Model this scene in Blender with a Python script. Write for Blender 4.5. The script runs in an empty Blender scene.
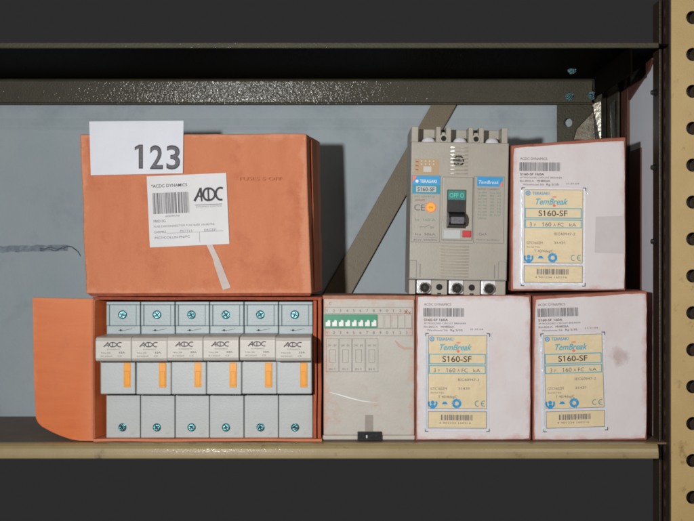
import bpy, bmesh, math, random
from mathutils import Vector, Matrix, noise
random.seed(7)
MM = 0.001
scene = bpy.context.scene
COL = scene.collection

# ------------------------------------------------------------------ camera, world, lamps, exposure
D = 1150.0                      # camera distance (mm) to the plane of the carton fronts (world Y = 0)
CZ = 180.0                      # camera height above the lower shelf
cam = bpy.data.cameras.new('camera'); co = bpy.data.objects.new('camera', cam); COL.objects.link(co)
co.location = (0, -D*MM, CZ*MM); co.rotation_euler = (math.radians(90), 0, 0)
cam.sensor_width = 36; cam.lens = 36*D/694.0; cam.clip_start = 0.05; cam.clip_end = 50
scene.camera = co
w = bpy.data.worlds.new('World'); scene.world = w; w.use_nodes = True
bg = w.node_tree.nodes['Background']; bg.inputs[0].default_value = (0.026, 0.026, 0.027, 1); bg.inputs[1].default_value = 1.0

def area(name, loc, target, size, power, color):
    l = bpy.data.lights.new(name, 'AREA'); l.shape = 'DISK'; l.size = size*MM; l.energy = power; l.color = color
    o = bpy.data.objects.new(name, l); COL.objects.link(o)
    o.location = Vector(loc)*MM
    o.rotation_euler = (Vector(target)-Vector(loc)).to_track_quat('-Z', 'Y').to_euler()
    return o
fl_ = area('flash_lamp', (-250, -D, CZ+67), (120, 100, 190), 34, 6.9, (1.0, 0.985, 0.97)); fl_.data.spread = math.radians(140)
area('room_lamp', (620, -1350, 420), (0, 100, 170), 700, 2.6, (1.0, 0.88, 0.78))  # added soft fill lifting shadows and right-facing sides, not a real lamp
scene.view_settings.view_transform = 'Standard'; scene.view_settings.look = 'None'
scene.cycles.filter_width = 1.9
scene.view_settings.exposure = 0.0; scene.view_settings.gamma = 1.0

def PX(px, Y=0.0): return (px-347.0)*(D+Y)/D
def PZ(py, Y=0.0): return CZ+(260.0-py)*(D+Y)/D

# ------------------------------------------------------------------ materials
def lin(c):
    c = c/255.0
    return c/12.92 if c <= 0.04045 else ((c+0.055)/1.055)**2.4
def rgb(r, g, b): return (lin(r), lin(g), lin(b), 1)
def mat(name, c, rough=0.6, c2=None, nscale=30, amt=0.5, bump=0.0, bscale=400, metal=0.0, coat=0.0, coatr=0.1,
        stretch=(1, 1, 1), c3=None, n3=60, lo3=0.58, hi3=0.72, spec=0.5, bump2=0.0, bscale2=40, bdist=0.0006, bdet=4):
    m = bpy.data.materials.new(name); m.use_nodes = True
    nt = m.node_tree; N = nt.nodes; L = nt.links; p = N['Principled BSDF']
    p.inputs['Base Color'].default_value = c; p.inputs['Roughness'].default_value = rough
    p.inputs['Metallic'].default_value = metal; p.inputs['Coat Weight'].default_value = coat
    p.inputs['Coat Roughness'].default_value = coatr
    p.inputs['Specular IOR Level'].default_value = spec
    tc = N.new('ShaderNodeTexCoord'); mp = N.new('ShaderNodeMapping'); mp.inputs['Scale'].default_value = stretch
    L.new(tc.outputs['Object'], mp.inputs['Vector'])
    if c2:
        nz = N.new('ShaderNodeTexNoise'); nz.inputs['Scale'].default_value = nscale; nz.inputs['Detail'].default_value = 6
        nz.inputs['Roughness'].default_value = 0.65
        L.new(mp.outputs[0], nz.inputs['Vector'])
        r = N.new('ShaderNodeValToRGB'); r.color_ramp.elements[0].position = 0.5-0.28*amt; r.color_ramp.elements[1].position = 0.5+0.28*amt
        r.color_ramp.elements[0].color = c; r.color_ramp.elements[1].color = c2
        L.new(nz.outputs['Fac'], r.inputs[0]); out = r.outputs[0]
        if c3:
            n3n = N.new('ShaderNodeTexNoise'); n3n.inputs['Scale'].default_value = n3; n3n.inputs['Detail'].default_value = 8
            n3n.inputs['Roughness'].default_value = 0.7
            L.new(tc.outputs['Object'], n3n.inputs['Vector'])
            r3 = N.new('ShaderNodeMapRange'); r3.inputs[1].default_value = lo3; r3.inputs[2].default_value = hi3
            L.new(n3n.outputs['Fac'], r3.inputs[0])
            mx = N.new('ShaderNodeMix'); mx.data_type = 'RGBA'; mx.inputs[7].default_value = c3
            L.new(r3.outputs[0], mx.inputs[0]); L.new(out, mx.inputs[6]); out = mx.outputs[2]
        L.new(out, p.inputs['Base Color'])
    if bump:
        nb = N.new('ShaderNodeTexNoise'); nb.inputs['Scale'].default_value = bscale; nb.inputs['Detail'].default_value = bdet
        L.new(mp.outputs[0], nb.inputs['Vector'])
        b = N.new('ShaderNodeBump'); b.inputs['Strength'].default_value = bump; b.inputs['Distance'].default_value = bdist
        L.new(nb.outputs['Fac'], b.inputs['Height']); last = b
        if bump2:
            nb2 = N.new('ShaderNodeTexNoise'); nb2.inputs['Scale'].default_value = bscale2; nb2.inputs['Detail'].default_value = 3
            L.new(tc.outputs['Object'], nb2.inputs['Vector'])
            b2 = N.new('ShaderNodeBump'); b2.inputs['Strength'].default_value = bump2; b2.inputs['Distance'].default_value = 0.003
            L.new(nb2.outputs['Fac'], b2.inputs['Height']); L.new(b.outputs[0], b2.inputs['Normal']); last = b2
        L.new(last.outputs[0], p.inputs['Normal'])
        if coat: L.new(last.outputs[0], p.inputs['Coat Normal'])
    return m

M = {}
M['wall'] = mat('blue_grey_wall_paint', rgb(154, 169, 175), 0.65, rgb(168, 179, 184), 11, 0.9, 0.35, 260, c3=rgb(136, 150, 158), n3=16, lo3=0.5, hi3=0.8, bump2=0.35, bscale2=14)
M['smudge'] = mat('dark_smudge', rgb(112, 120, 134), 0.9, rgb(150, 166, 174), 160, 0.7)
M['smudge_dark'] = mat('dark_scratch', rgb(72, 76, 88), 0.9, rgb(100, 106, 116), 160, 0.8)
M['olive'] = mat('olive_shelf_enamel', rgb(146, 128, 86), 0.5, rgb(158, 140, 98), 40, 0.8, 0.9, 800, coat=0.9, coatr=0.12, bdist=0.00008, c3=rgb(112, 92, 60), n3=55, lo3=0.6, hi3=0.75)
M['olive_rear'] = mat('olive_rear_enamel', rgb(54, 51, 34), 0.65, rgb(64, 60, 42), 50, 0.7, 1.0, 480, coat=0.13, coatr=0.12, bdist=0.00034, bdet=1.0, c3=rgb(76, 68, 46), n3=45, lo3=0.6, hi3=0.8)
M['olive_strap'] = mat('olive_strap_enamel', rgb(104, 92, 68), 0.5, rgb(114, 102, 78), 60, 0.8, 0.4, 700, c3=rgb(86, 70, 52), n3=60)
M['post'] = mat('beige_post_enamel', rgb(186, 158, 104), 0.42, rgb(198, 172, 120), 26, 0.9, 0.35, 800, coat=0.25, coatr=0.25, c3=rgb(140, 112, 72), n3=60, lo3=0.6, hi3=0.72)
M['dark_paint'] = mat('dark_brown_enamel', rgb(50, 38, 30), 0.4, rgb(64, 50, 38), 60, 0.8, 0.4, 400)
M['under'] = mat('dark_underside_enamel', rgb(10, 8, 6), 0.6, rgb(16, 13, 10), 50, 0.8, 1.0, 800, coat=0.0, coatr=0.05, spec=0.02, bdist=0.0005)  # near-black: shade under the upper shelf is put into the colour
M['shelf_top'] = mat('dusty_brown_shelf_top', rgb(104, 84, 66), 0.6, rgb(128, 104, 78), 30, 0.9, 0.3, 600, c3=rgb(84, 60, 48), n3=40)
M['steel'] = mat('worn_zinc_steel', rgb(150, 148, 140), 0.28, rgb(110, 104, 92), 60, 0.8, 0.6, 300, metal=0.9)
M['kraft_o'] = mat('orange_kraft_board', rgb(206, 126, 88), 0.8, rgb(216, 136, 98), 24, 0.8, 0.9, 700, stretch=(3.0, 1, 1), c3=rgb(184, 98, 68), n3=18, lo3=0.54, hi3=0.8, bump2=0.4, bscale2=13)
M['kraft_f'] = mat('bright_orange_kraft_board', rgb(212, 106, 54), 0.8, rgb(222, 120, 66), 20, 0.8, 0.5, 500, stretch=(0.6, 1, 5), c3=rgb(196, 100, 62), n3=22, lo3=0.54, hi3=0.8, bump2=0.15, bscale2=20)
M['kraft_edge'] = mat('kraft_board_edge', rgb(168, 86, 58), 0.9, rgb(128, 60, 42), 180, 0.9, 0.8, 500)
M['kraft_w'] = mat('worn_orange_wall_board', rgb(184, 96, 62), 0.85, rgb(160, 78, 50), 60, 0.9, 0.8, 400)
M['dust_tan'] = mat('tan_dust_crust', rgb(186, 140, 116), 0.9, rgb(160, 106, 84), 90, 0.9, 0.8, 400)
M['kraft_b'] = mat('red_brown_dusty_board', rgb(150, 84, 66), 0.88, rgb(176, 112, 92), 50, 0.9, 0.6, 400, c3=rgb(104, 52, 40), n3=70)
M['stamp'] = mat('faded_stamp_ink', rgb(186, 108, 76), 0.8, rgb(200, 120, 86), 300, 0.9)
for k_ in ('kraft_o', 'kraft_f'):
    nt = M[k_].node_tree; p = nt.nodes['Principled BSDF']; src = p.inputs['Base Color'].links[0].from_socket
    g_ = nt.nodes.new('ShaderNodeNewGeometry'); mr = nt.nodes.new('ShaderNodeMapRange'); mr.inputs[1].default_value = .53; mr.inputs[2].default_value = .62; mr.inputs[4].default_value = .8
    nt.links.new(g_.outputs['Pointiness'], mr.inputs[0]); mx = nt.nodes.new('ShaderNodeMix'); mx.data_type = 'RGBA'; mx.inputs[7].default_value = rgb(232, 164, 128)
    nt.links.new(mr.outputs[0], mx.inputs[0]); nt.links.new(src, mx.inputs[6]); nt.links.new(mx.outputs[2], p.inputs['Base Color'])
M['tape'] = mat('white_paper_strip', rgb(196, 182, 174), 0.7, rgb(210, 200, 194), 60, 0.7)
M['card'] = mat('white_card', rgb(208, 213, 222), 0.55, rgb(218, 222, 230), 30, 0.8, 0.1, 300)
M['paper'] = mat('label_paper', rgb(202, 202, 204), 0.5, rgb(212, 212, 214), 40, 0.8, 0.1, 300)
M['ink'] = mat('black_ink', rgb(30, 28, 34), 0.6)
M['ink_soft'] = mat('faded_ink', rgb(112, 108, 112), 0.7)
M['ink_logo'] = mat('worn_logo_ink', rgb(66, 62, 66), 0.6, rgb(96, 92, 94), 400, 0.8)
M['ink_mid'] = mat('grey_ink', rgb(82, 80, 88), 0.7, rgb(120, 118, 126), 500, 0.7)
M['plastic_g'] = mat('grey_module_plastic', rgb(176, 182, 182), 0.42, rgb(184, 190, 190), 40, 0.7, 0.15, 500, c3=rgb(166, 166, 162), n3=60, lo3=0.58, hi3=0.8)
M['plastic_t'] = mat('blue_grey_terminal_plastic', rgb(152, 166, 170), 0.42, rgb(160, 174, 178), 40, 0.7, 0.15, 500)
M['plastic_w'] = mat('warm_grey_bar_plastic', rgb(190, 187, 178), 0.42, rgb(198, 195, 188), 40, 0.7, 0.15, 500, c3=rgb(168, 156, 140), n3=70, lo3=0.6, hi3=0.8)
M['plastic_c'] = mat('breaker_plastic', rgb(160, 154, 142), 0.4, rgb(168, 162, 150), 50, 0.8, 0.2, 500, c3=rgb(150, 138, 122), n3=60, lo3=0.6, hi3=0.8)
M['plastic_m'] = mat('dusty_module_plastic', rgb(180, 176, 166), 0.45, rgb(192, 188, 180), 30, 0.9, 0.2, 400, c3=rgb(188, 156, 136), n3=38, lo3=0.56, hi3=0.76)
M['gloss_rib'] = mat('glossy_rib_plastic', rgb(168, 162, 150), 0.16, rgb(176, 170, 158), 60, .7, 0.9, 700, coat=1.0, coatr=0.12, bdist=0.00005)
M['line_g'] = mat('module_groove', rgb(126, 128, 128), 0.6)
M['line_w'] = mat('pale_relief', rgb(196, 194, 188), 0.35)
M['amber'] = mat('amber_window', rgb(234, 150, 26), 0.3, rgb(242, 166, 40), 120, 0.6, coat=0.4)
M['zinc_blue'] = mat('blue_zinc_screw', rgb(128, 196, 204), 0.24, rgb(74, 140, 152), 300, 0.9, 0.9, 900, metal=0.9)
M['zinc_dull'] = mat('dull_zinc_bolt', rgb(74, 104, 110), 0.3, rgb(34, 46, 50), 300, 0.9, 0.9, 900, metal=0.85)
M['dark_slot'] = mat('dark_recess', rgb(24, 40, 48), 0.5)
M['chrome'] = mat('bright_terminal_metal', rgb(236, 236, 240), 0.25, rgb(216, 216, 222), 200, 0.6, 0.3, 500, metal=0.1)
M['black'] = mat('black_plastic', rgb(26, 24, 26), 0.28, rgb(36, 34, 38), 120, 0.6, 0.2, 400)
M['hole'] = mat('dark_hole', rgb(30, 26, 26), 0.8)
M['green'] = mat('green_switch_plastic', rgb(10, 132, 96), 0.4, rgb(14, 146, 106), 120, 0.7)
M['teal'] = mat('teal_print', rgb(16, 122, 116), 0.4)
M['teal_b'] = mat('teal_label', rgb(28, 142, 162), 0.35)
M['teal_t'] = mat('green_lettering', rgb(70, 190, 170), 0.4)
M['blue'] = mat('blue_print', rgb(34, 146, 206), 0.35, rgb(40, 158, 214), 120, 0.7)
M['cyan'] = mat('cyan_print', rgb(64, 170, 196), 0.4)
M['orange'] = mat('orange_print', rgb(240, 120, 90), 0.4)
M['yellow_d'] = mat('yellow_disc', rgb(250, 176, 30), 0.35)
M['red'] = mat('red_button', rgb(196, 44, 52), 0.35)
M['white'] = mat('white_plastic', rgb(236, 238, 236), 0.3)
M['tan'] = mat('tan_print', rgb(176, 150, 112), 0.5)
M['cream'] = mat('cream_label', rgb(222, 202, 162), 0.45, rgb(228, 211, 174), 40, 0.9, 0.5, 160, coat=0.6, coatr=0.08, c3=rgb(218, 190, 140), n3=60, lo3=0.6, hi3=0.8, bump2=0.25, bscale2=60)
M['clear'] = mat('cellophane_edge', rgb(214, 216, 222), 0.12, rgb(226, 230, 236), 90, 0.9, 0.6, 300, coat=1.0, coatr=0.03)
M['green_ink'] = mat('green_ink', rgb(104, 142, 118), 0.6)
M['board'] = mat('white_side_board', rgb(226, 232, 242), 0.5, rgb(236, 240, 248), 30, 0.9, 0.2, 300, c3=rgb(120, 126, 136), n3=90, lo3=0.66, hi3=0.74)
M['board_brown'] = mat('brown_edge_and_shade', rgb(80, 46, 36), 0.6, rgb(94, 56, 44), 60, 0.8, 0.4, 400)  # rim brown, also the colour of the painted shadow sheet
M['greytape'] = mat('grey_tape', rgb(164, 158, 150), 0.3, rgb(150, 142, 132), 90, 0.8)
M['dust'] = mat('red_dust_smear', rgb(206, 162, 142), 0.9, rgb(186, 174, 164), 160, 0.9)

def edge_worn(src_name, x0, x1, z0, z1, col, reach=.022):
    m = M[src_name].copy(); nt = m.node_tree; N = nt.nodes; L = nt.links; p = N['Principled BSDF']
    base = p.inputs['Base Color'].links[0].from_socket
    tc = N.new('ShaderNodeTexCoord'); sp = N.new('ShaderNodeSeparateXYZ'); L.new(tc.outputs['Object'], sp.inputs[0])
    def mt(op, a, b):
        n = N.new('ShaderNodeMath'); n.operation = op
        for i, v in enumerate((a, b)):
            if isinstance(v, (int, float)): n.inputs[i].default_value = v
            else: L.new(v, n.inputs[i])
        return n.outputs[0]
    d = mt('MINIMUM', mt('MINIMUM', mt('SUBTRACT', sp.outputs[0], x0*MM), mt('SUBTRACT', x1*MM, sp.outputs[0])), mt('MINIMUM', mt('SUBTRACT', sp.outputs[2], z0*MM), mt('SUBTRACT', z1*MM, sp.outputs[2])))
    nz = N.new('ShaderNodeTexNoise'); nz.inputs['Scale'].default_value = 70; nz.inputs['Detail'].default_value = 9; nz.inputs['Roughness'].default_value = .75
    L.new(tc.outputs['Object'], nz.inputs['Vector'])
    v = mt('SUBTRACT', mt('MULTIPLY', mt('SUBTRACT', nz.outputs['Fac'], .42), reach), d)
    mr = N.new('ShaderNodeMapRange'); mr.inputs[1].default_value = -.002; mr.inputs[2].default_value = .003; mr.inputs[4].default_value = .6; L.new(v, mr.inputs[0])
    mx = N.new('ShaderNodeMix'); mx.data_type = 'RGBA'; mx.inputs[7].default_value = col
    L.new(mr.outputs[0], mx.inputs[0]); L.new(base, mx.inputs[6]); L.new(mx.outputs[2], p.inputs['Base Color']); return m
def white_box_mat(W, H, seed):
    """white printed board, rubbed through to pink-brown along its edges and corners"""
    m = mat('scuffed_white_board_%d' % seed, rgb(213, 207, 208), 0.5, rgb(220, 215, 216), 20, 0.8, 0.25, 300, bump2=0.15, bscale2=20)
    nt = m.node_tree; N = nt.nodes; L = nt.links; p = N['Principled BSDF']
    base = p.inputs['Base Color'].links[0].from_socket
    tc = N.new('ShaderNodeTexCoord'); sp = N.new('ShaderNodeSeparateXYZ'); L.new(tc.outputs['Object'], sp.inputs[0])
    def math_(op, a, b=None):
        n = N.new('ShaderNodeMath'); n.operation = op
        for i, v in enumerate((a, b)):
            if v is None: continue
            if isinstance(v, (int, float)): n.inputs[i].default_value = v
            else: L.new(v, n.inputs[i])
        return n.outputs[0]
    dx = math_('SUBTRACT', W/2*MM, math_('ABSOLUTE', sp.outputs[0]))
    dz = math_('SUBTRACT', H/2*MM, math_('ABSOLUTE', math_('SUBTRACT', sp.outputs[2], H/2*MM)))
    d = math_('MINIMUM', dx, dz)
    nz = N.new('ShaderNodeTexNoise'); nz.inputs['Scale'].default_value = 42; nz.inputs['Detail'].default_value = 8; nz.noise_dimensions = '4D'
    nz.inputs['W'].default_value = seed*3.7; nz.inputs['Roughness'].default_value = 0.7
    L.new(tc.outputs['Object'], nz.inputs['Vector'])
    th = math_('MULTIPLY', math_('SUBTRACT', nz.outputs['Fac'], 0.40), 0.024)
    v = math_('SUBTRACT', th, d)
    mr = N.new('ShaderNodeMapRange'); mr.inputs[1].default_value = -0.003; mr.inputs[2].default_value = 0.004; mr.inputs[4].default_value = 0.75
    L.new(v, mr.inputs[0])
    # faint red-dust patches
    n2 = N.new('ShaderNodeTexNoise'); n2.inputs['Scale'].default_value = 17; n2.inputs['Detail'].default_value = 7; n2.noise_dimensions = '4D'
    n2.inputs['W'].default_value = seed*1.3; L.new(tc.outputs['Object'], n2.inputs['Vector'])
    m2 = N.new('ShaderNodeMapRange'); m2.inputs[1].default_value = 0.55; m2.inputs[2].default_value = 0.75; m2.inputs[4].default_value = 0.28
    L.new(n2.outputs['Fac'], m2.inputs[0])
    f = math_('MAXIMUM', mr.outputs[0], m2.outputs[0])
    mx = N.new('ShaderNodeMix'); mx.data_type = 'RGBA'; mx.inputs[7].default_value = rgb(196, 142, 130)
    L.new(f, mx.inputs[0]); L.new(base, mx.inputs[6]); L.new(mx.outputs[2], p.inputs['Base Color'])
    return m

# ------------------------------------------------------------------ mesh building
_text = {}
def text_geo(s, bold=0.0, shear=0.0):
    k = (s, bold, shear)
    if k not in _text:
        cu = bpy.data.curves.new('t', 'FONT'); cu.body = s; cu.size = 1; cu.offset = bold; cu.shear = shear; cu.resolution_u = 4
        o = bpy.data.objects.new('t', cu); COL.objects.link(o)
        me = bpy.data.meshes.new_from_object(o.evaluated_get(bpy.context.evaluated_depsgraph_get()))
        vs = [(v.co.x, v.co.y) for v in me.vertices]; fs = [tuple(p.vertices) for p in me.polygons]
        if '1' in s and len(s) < 14:
            sw = .085+bold*2
            for i_, ch_ in enumerate(s):
                if ch_ != '1': continue
                cu.body = s[:i_+1]; bpy.context.view_layer.update()
                m2 = bpy.data.meshes.new_from_object(o.evaluated_get(bpy.context.evaluated_depsgraph_get()))
                xr = max(v.co.x for v in m2.vertices); top = max(v.co.y for v in m2.vertices if v.co.x > xr-.03); bpy.data.meshes.remove(m2)
                k0 = len(vs); xl = xr-sw*.9
                vs += [(xl, top), (xl-.13, top-.13), (xl-.13, top-.215), (xl, top-.12)]; fs.append((k0, k0+1, k0+2, k0+3))
        COL.objects.unlink(o); bpy.data.objects.remove(o); bpy.data.curves.remove(cu); bpy.data.meshes.remove(me)
        xs = [v[0] for v in vs]; ys = [v[1] for v in vs]
        _text[k] = (vs, fs, min(xs), max(xs), min(ys), max(ys))
    return _text[k]

class MB:
    """collects geometry in millimetres and links it as ONE mesh object"""
    def __init__(s): s.v = []; s.f = []; s.m = []; s.mats = []
    def mi(s, m):
        if m not in s.mats: s.mats.append(m)
        return s.mats.index(m)
    def add(s, vs, fs, m):
        n = len(s.v); i = s.mi(m); s.v += [tuple(v) for v in vs]
        for f in fs: s.f.append(tuple(n+a for a in f)); s.m.append(i)
    def hexa(s, c, m):           # 8 corners: front TL TR BR BL, back TL TR BR BL
        s.add(c, [(0, 3, 2, 1), (4, 5, 6, 7), (0, 1, 5, 4), (3, 7, 6, 2), (0, 4, 7, 3), (1, 2, 6, 5)], m)
    def box(s, x0, x1, y0, y1, z0, z1, m):
        s.hexa([(x0, y0, z1), (x1, y0, z1), (x1, y0, z0), (x0, y0, z0), (x0, y1, z1), (x1, y1, z1), (x1, y1, z0), (x0, y1, z0)], m)
    def prism(s, pts, y0, y1, m, axis='y'):
        n = len(pts)
        a = sum(pts[i][0]*pts[(i+1) % n][1]-pts[(i+1) % n][0]*pts[i][1] for i in range(n))
        if a < 0: pts = pts[::-1]
        if axis == 'y': vs = [(p[0], y0, p[1]) for p in pts]+[(p[0], y1, p[1]) for p in pts]
        elif axis == 'x': vs = [(y1, p[0], p[1]) for p in pts]+[(y0, p[0], p[1]) for p in pts]
        s.add(vs, [tuple(range(n)), tuple(range(2*n-1, n-1, -1))]+[(i, i+n, (i+1) % n+n, (i+1) % n) for i in range(n)], m)
    def cyl(s, x, z, r, y0, y1, m, n=24, r1=None):   # axis along Y, front at y0
        r1 = r if r1 is None else r1
        vs = [(x+r1*math.cos(2*math.pi*i/n), y0, z+r1*math.sin(2*math.pi*i/n)) for i in range(n)]
        vs += [(x+r*math.cos(2*math.pi*i/n), y1, z+r*math.sin(2*math.pi*i/n)) for i in range(n)]
        s.add(vs, [tuple(range(n)), tuple(range(2*n-1, n-1, -1))]+[(i, i+n, (i+1) % n+n, (i+1) % n) for i in range(n)], m)
    def ring(s, x, z, r0, r1, y, m, n=24, a0=0, a1=360, wall=0):
        full = abs(a1-a0) >= 360; k = n if full else n+1; vs = []
        for i in range(k):
            a = math.radians(a0+(a1-a0)*i/n)
            vs += [(x+r0*math.cos(a), y, z+r0*math.sin(a)), (x+r1*math.cos(a), y, z+r1*math.sin(a))]
        s.add(vs, [(2*i, 2*i+1, (2*i+3) % (2*k), (2*i+2) % (2*k)) for i in range(n)], m)
    # flat print shapes on a front face at depth y
    def rect(s, x0, z0, x1, z1, y, m): s.add([(x0, y, z0), (x1, y, z0), (x1, y, z1), (x0, y, z1)], [(0, 1, 2, 3)], m)
    def poly(s, pts, y, m): s.add([(p[0], y, p[1]) for p in pts], [tuple(range(len(pts)))], m)
    def frame(s, x0, z0, x1, z1, t, y, m):
        s.rect(x0, z0, x1, z0+t, y, m); s.rect(x0, z1-t, x1, z1, y, m); s.rect(x0, z0+t, x0+t, z1-t, y, m); s.rect(x1-t, z0+t, x1, z1-t, y, m)
    def stroke(s, pts, wd, y, m):
        vs = []; n = len(pts)
        for i, p in enumerate(pts):
            a = pts[max(i-1, 0)]; b = pts[min(i+1, n-1)]
            dx, dz = b[0]-a[0], b[1]-a[1]; l = math.hypot(dx, dz) or 1
            ww = (wd[i] if isinstance(wd, (list, tuple)) else wd)/2
            nx, nz = -dz/l*ww, dx/l*ww
            vs += [(p[0]+nx, y, p[1]+nz), (p[0]-nx, y, p[1]-nz)]
        s.add(vs, [(2*i, 2*i+1, 2*i+3, 2*i+2) for i in range(n-1)], m)
    def text(s, t, x0, z0, h, y, m, width=None, bold=0.0, shear=0.0, align='l', squash=1.0):
        vs, fs, a, b, c, d = text_geo(t, bold, shear)
        sc = h/0.73; sx = sc*squash
        if width: sx = width/(b-a)
        off = x0-a*sx
        if align == 'c': off = x0-(a+b)/2*sx
        s.add([(off+v[0]*sx, y, z0+v[1]*sc) for v in vs], fs, m)
    def barcode(s, x0, z0, x1, z1, y, m, seed=1, dens=0.55, unit=0.55):
        r = random.Random(seed); x = x0
        while x < x1:
            wd = unit*r.choice((1, 1, 1, 2, 2, 3))
            if r.random() < 0.97: s.rect(x, z0, min(x+wd*dens, x1), z1, y, m)
            x += wd*dens+unit*r.choice((.7, .7, 1.2))
    def build(s, name, parent=None, origin=None, loc=None, rot=None, bevel=0, seg=2, smooth=False, sub=0, wob=0):
        o0 = Vector(origin) if origin else Vector((0, 0, 0))
        me = bpy.data.meshes.new(name)
        me.from_pydata([((Vector(v)-o0)*MM) for v in s.v], [], s.f)
        for m in s.mats: me.materials.append(m)
        for p, i in zip(me.polygons, s.m): p.material_index = i
        if sub or wob:
            bm = bmesh.new(); bm.from_mesh(me)
            bmesh.ops.remove_doubles(bm, verts=bm.verts, dist=1e-6)
            if sub: bmesh.ops.subdivide_edges(bm, edges=bm.edges, cuts=sub, use_grid_fill=True)
            for v in bm.verts:
                k = noise.noise_vector(v.co*26+Vector((len(name), 0, 0)))+noise.noise_vector(v.co*90)*0.35
                v.co += k*wob*MM
            bm.to_mesh(me); bm.free()
        me.update()
        o = bpy.data.objects.new(name, me); COL.objects.link(o)
        if parent: o.parent = parent
        if loc: o.location = Vector(loc)*MM
        if rot: o.rotation_euler = rot
        if bevel:
            b = o.modifiers.new('bevel', 'BEVEL'); b.width = bevel*MM; b.segments = seg; b.limit_method = 'ANGLE'; b.angle_limit = math.radians(40)
            if smooth: 
                for p in me.polygons: p.use_smooth = True
                wn = o.modifiers.new('wn', 'WEIGHTED_NORMAL')
        return o

def holed_strip(mb, length_cells, pitch, width, r, m, to3, first=0.0, n=16, rz=None):
    """sheet with one round hole per cell; to3 maps (u, v) to 3D"""
    rz = rz or r
    for c in range(length_cells):
        z0 = first+c*pitch; cz = z0+pitch/2; vs = []
        for i in range(n):
            a = 2*math.pi*i/n
            vs.append(to3(r*math.cos(a), cz+rz*math.sin(a)))
        for i in range(n):
            a = 2*math.pi*i/n; ca, sa = math.cos(a), math.sin(a)
            k = min(width/2/abs(ca) if abs(ca) > 1e-6 else 1e9, pitch/2/abs(sa) if abs(sa) > 1e-6 else 1e9)
            vs.append(to3(k*ca, cz+k*sa))
        fs = [(i, i+n, (i+1) % n+n, (i+1) % n) for i in range(n)]
        mb.add(vs, fs, m)
        # cell corners
        cor = [to3(width/2, cz+pitch/2), to3(-width/2, cz+pitch/2), to3(-width/2, cz-pitch/2), to3(width/2, cz-pitch/2)]
        ang = [math.atan2(pitch/2, width/2), math.pi-math.atan2(pitch/2, width/2), math.pi+math.atan2(pitch/2, width/2), 2*math.pi-math.atan2(pitch/2, width/2)]
        for cp, aa in zip(cor, ang):
            i = int(aa/(2*math.pi)*n); mb.add([vs[n+i], cp, vs[n+(i+1) % n]], [(0, 1, 2)], m)

def tag(o, label=None, cat=None, group=None, kind=None):
    if label: o['label'] = label
    if cat: o['category'] = cat
    if group: o['group'] = group
    if kind: o['kind'] = kind
    return o
def thing(name, loc, label, cat, group=None, rot=None):
    o = bpy.data.objects.new(name, None); COL.objects.link(o); o.location = Vector(loc)*MM; o.empty_display_size = 0.02
    if rot: o.rotation_euler = rot
    return tag(o, label, cat, group)
R = math.radians

# ================================================================== SETTING
# wall behind the rack
WY = 205
mb = MB(); mb.box(-520, 338, WY, WY+12, -22, 418, M['wall'])
wall = mb.build('wall'); tag(wall, kind='structure')
mb = MB()     # raised seam of the sheet just below the upper shelf
mb.prism([(WY, PZ(118, WY)), (WY-1.3, PZ(125.4, WY)), (WY-1.3, PZ(126.2, WY)), (WY, PZ(129.5, WY))], -520, PX(556, WY), M['wall'], axis='x')
mb.build('wall_seam', wall)
mb = MB()     # long rubbed mark ending in a curly scratch
def wp(x, y): return (PX(x, WY), PZ(y, WY))
for k in range(5):
    pts = []; ws = []
    for i in range(46):
        x = -30+i*(98.0/45)
        pts.append(wp(x, 248.6+(k-2)*1.1+1.1*noise.noise(Vector((x*.12, k*3, 0)))-0.02*x)); ws.append(max(0.4, 2.2+2.0*noise.noise(Vector((x*.2, k*7, 1)))))
    mb.stroke(pts, ws, WY-0.1-0.05*k, M['smudge'])
for k in range(2):
    pts = [wp(40+i*1.2, 247.6+k*1.6+1.5*math.sin(i*.55+k)*(0.3+.03*i)) for i in range(22)]
    mb.stroke(pts, 0.9, WY-0.4-.05*k, M['smudge_dark'])
mb.stroke([wp(*p) for p in ((63, 248), (66, 246.5), (69, 245.8), (72, 246.4), (75, 248.6), (78, 251), (80, 254), (80.5, 256))], [.8, 1.4, 1.6, 1.2, 1.4, 1.4, 1.2, .6], WY-0.6, M['smudge_dark'])
mb.build('scuff_mark', wall)

# ================================================================== SHELVING RACK
rack = thing('shelving_rack', (0, 100, 0), 'olive painted steel shelving rack with perforated beige post, holding all the boxes', 'shelving')
RO = (0, 100, 0)
YF, YB = -22.0, 190.0
# lower shelf
mb = MB(); mb.box(-520, 330, YF+9.1, 178, -2, 0, M['shelf_top'])
sh = mb.build('shelf', rack, RO, bevel=0.6)
prof = [(YF, -11), (YF+.3, -8), (YF+1.1, -5), (YF+2.6, -2.4), (YF+4.8, -.7), (YF+7.4, 0.05), (YF+9, 0.05), (YF+9, -1.8), (YF+6, -2.2), (YF+3, -5), (YF+2.2, -10), (YF+2.2, -12.5), (YF+12, -12.5), (YF+12, -14.5), (YF, -14.5)]
mb = MB(); mb.prism(prof, -520, 306, M['olive'], axis='x'); mb.build('front_lip', sh, (0, 0, 0), bevel=0.8, seg=3)
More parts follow.
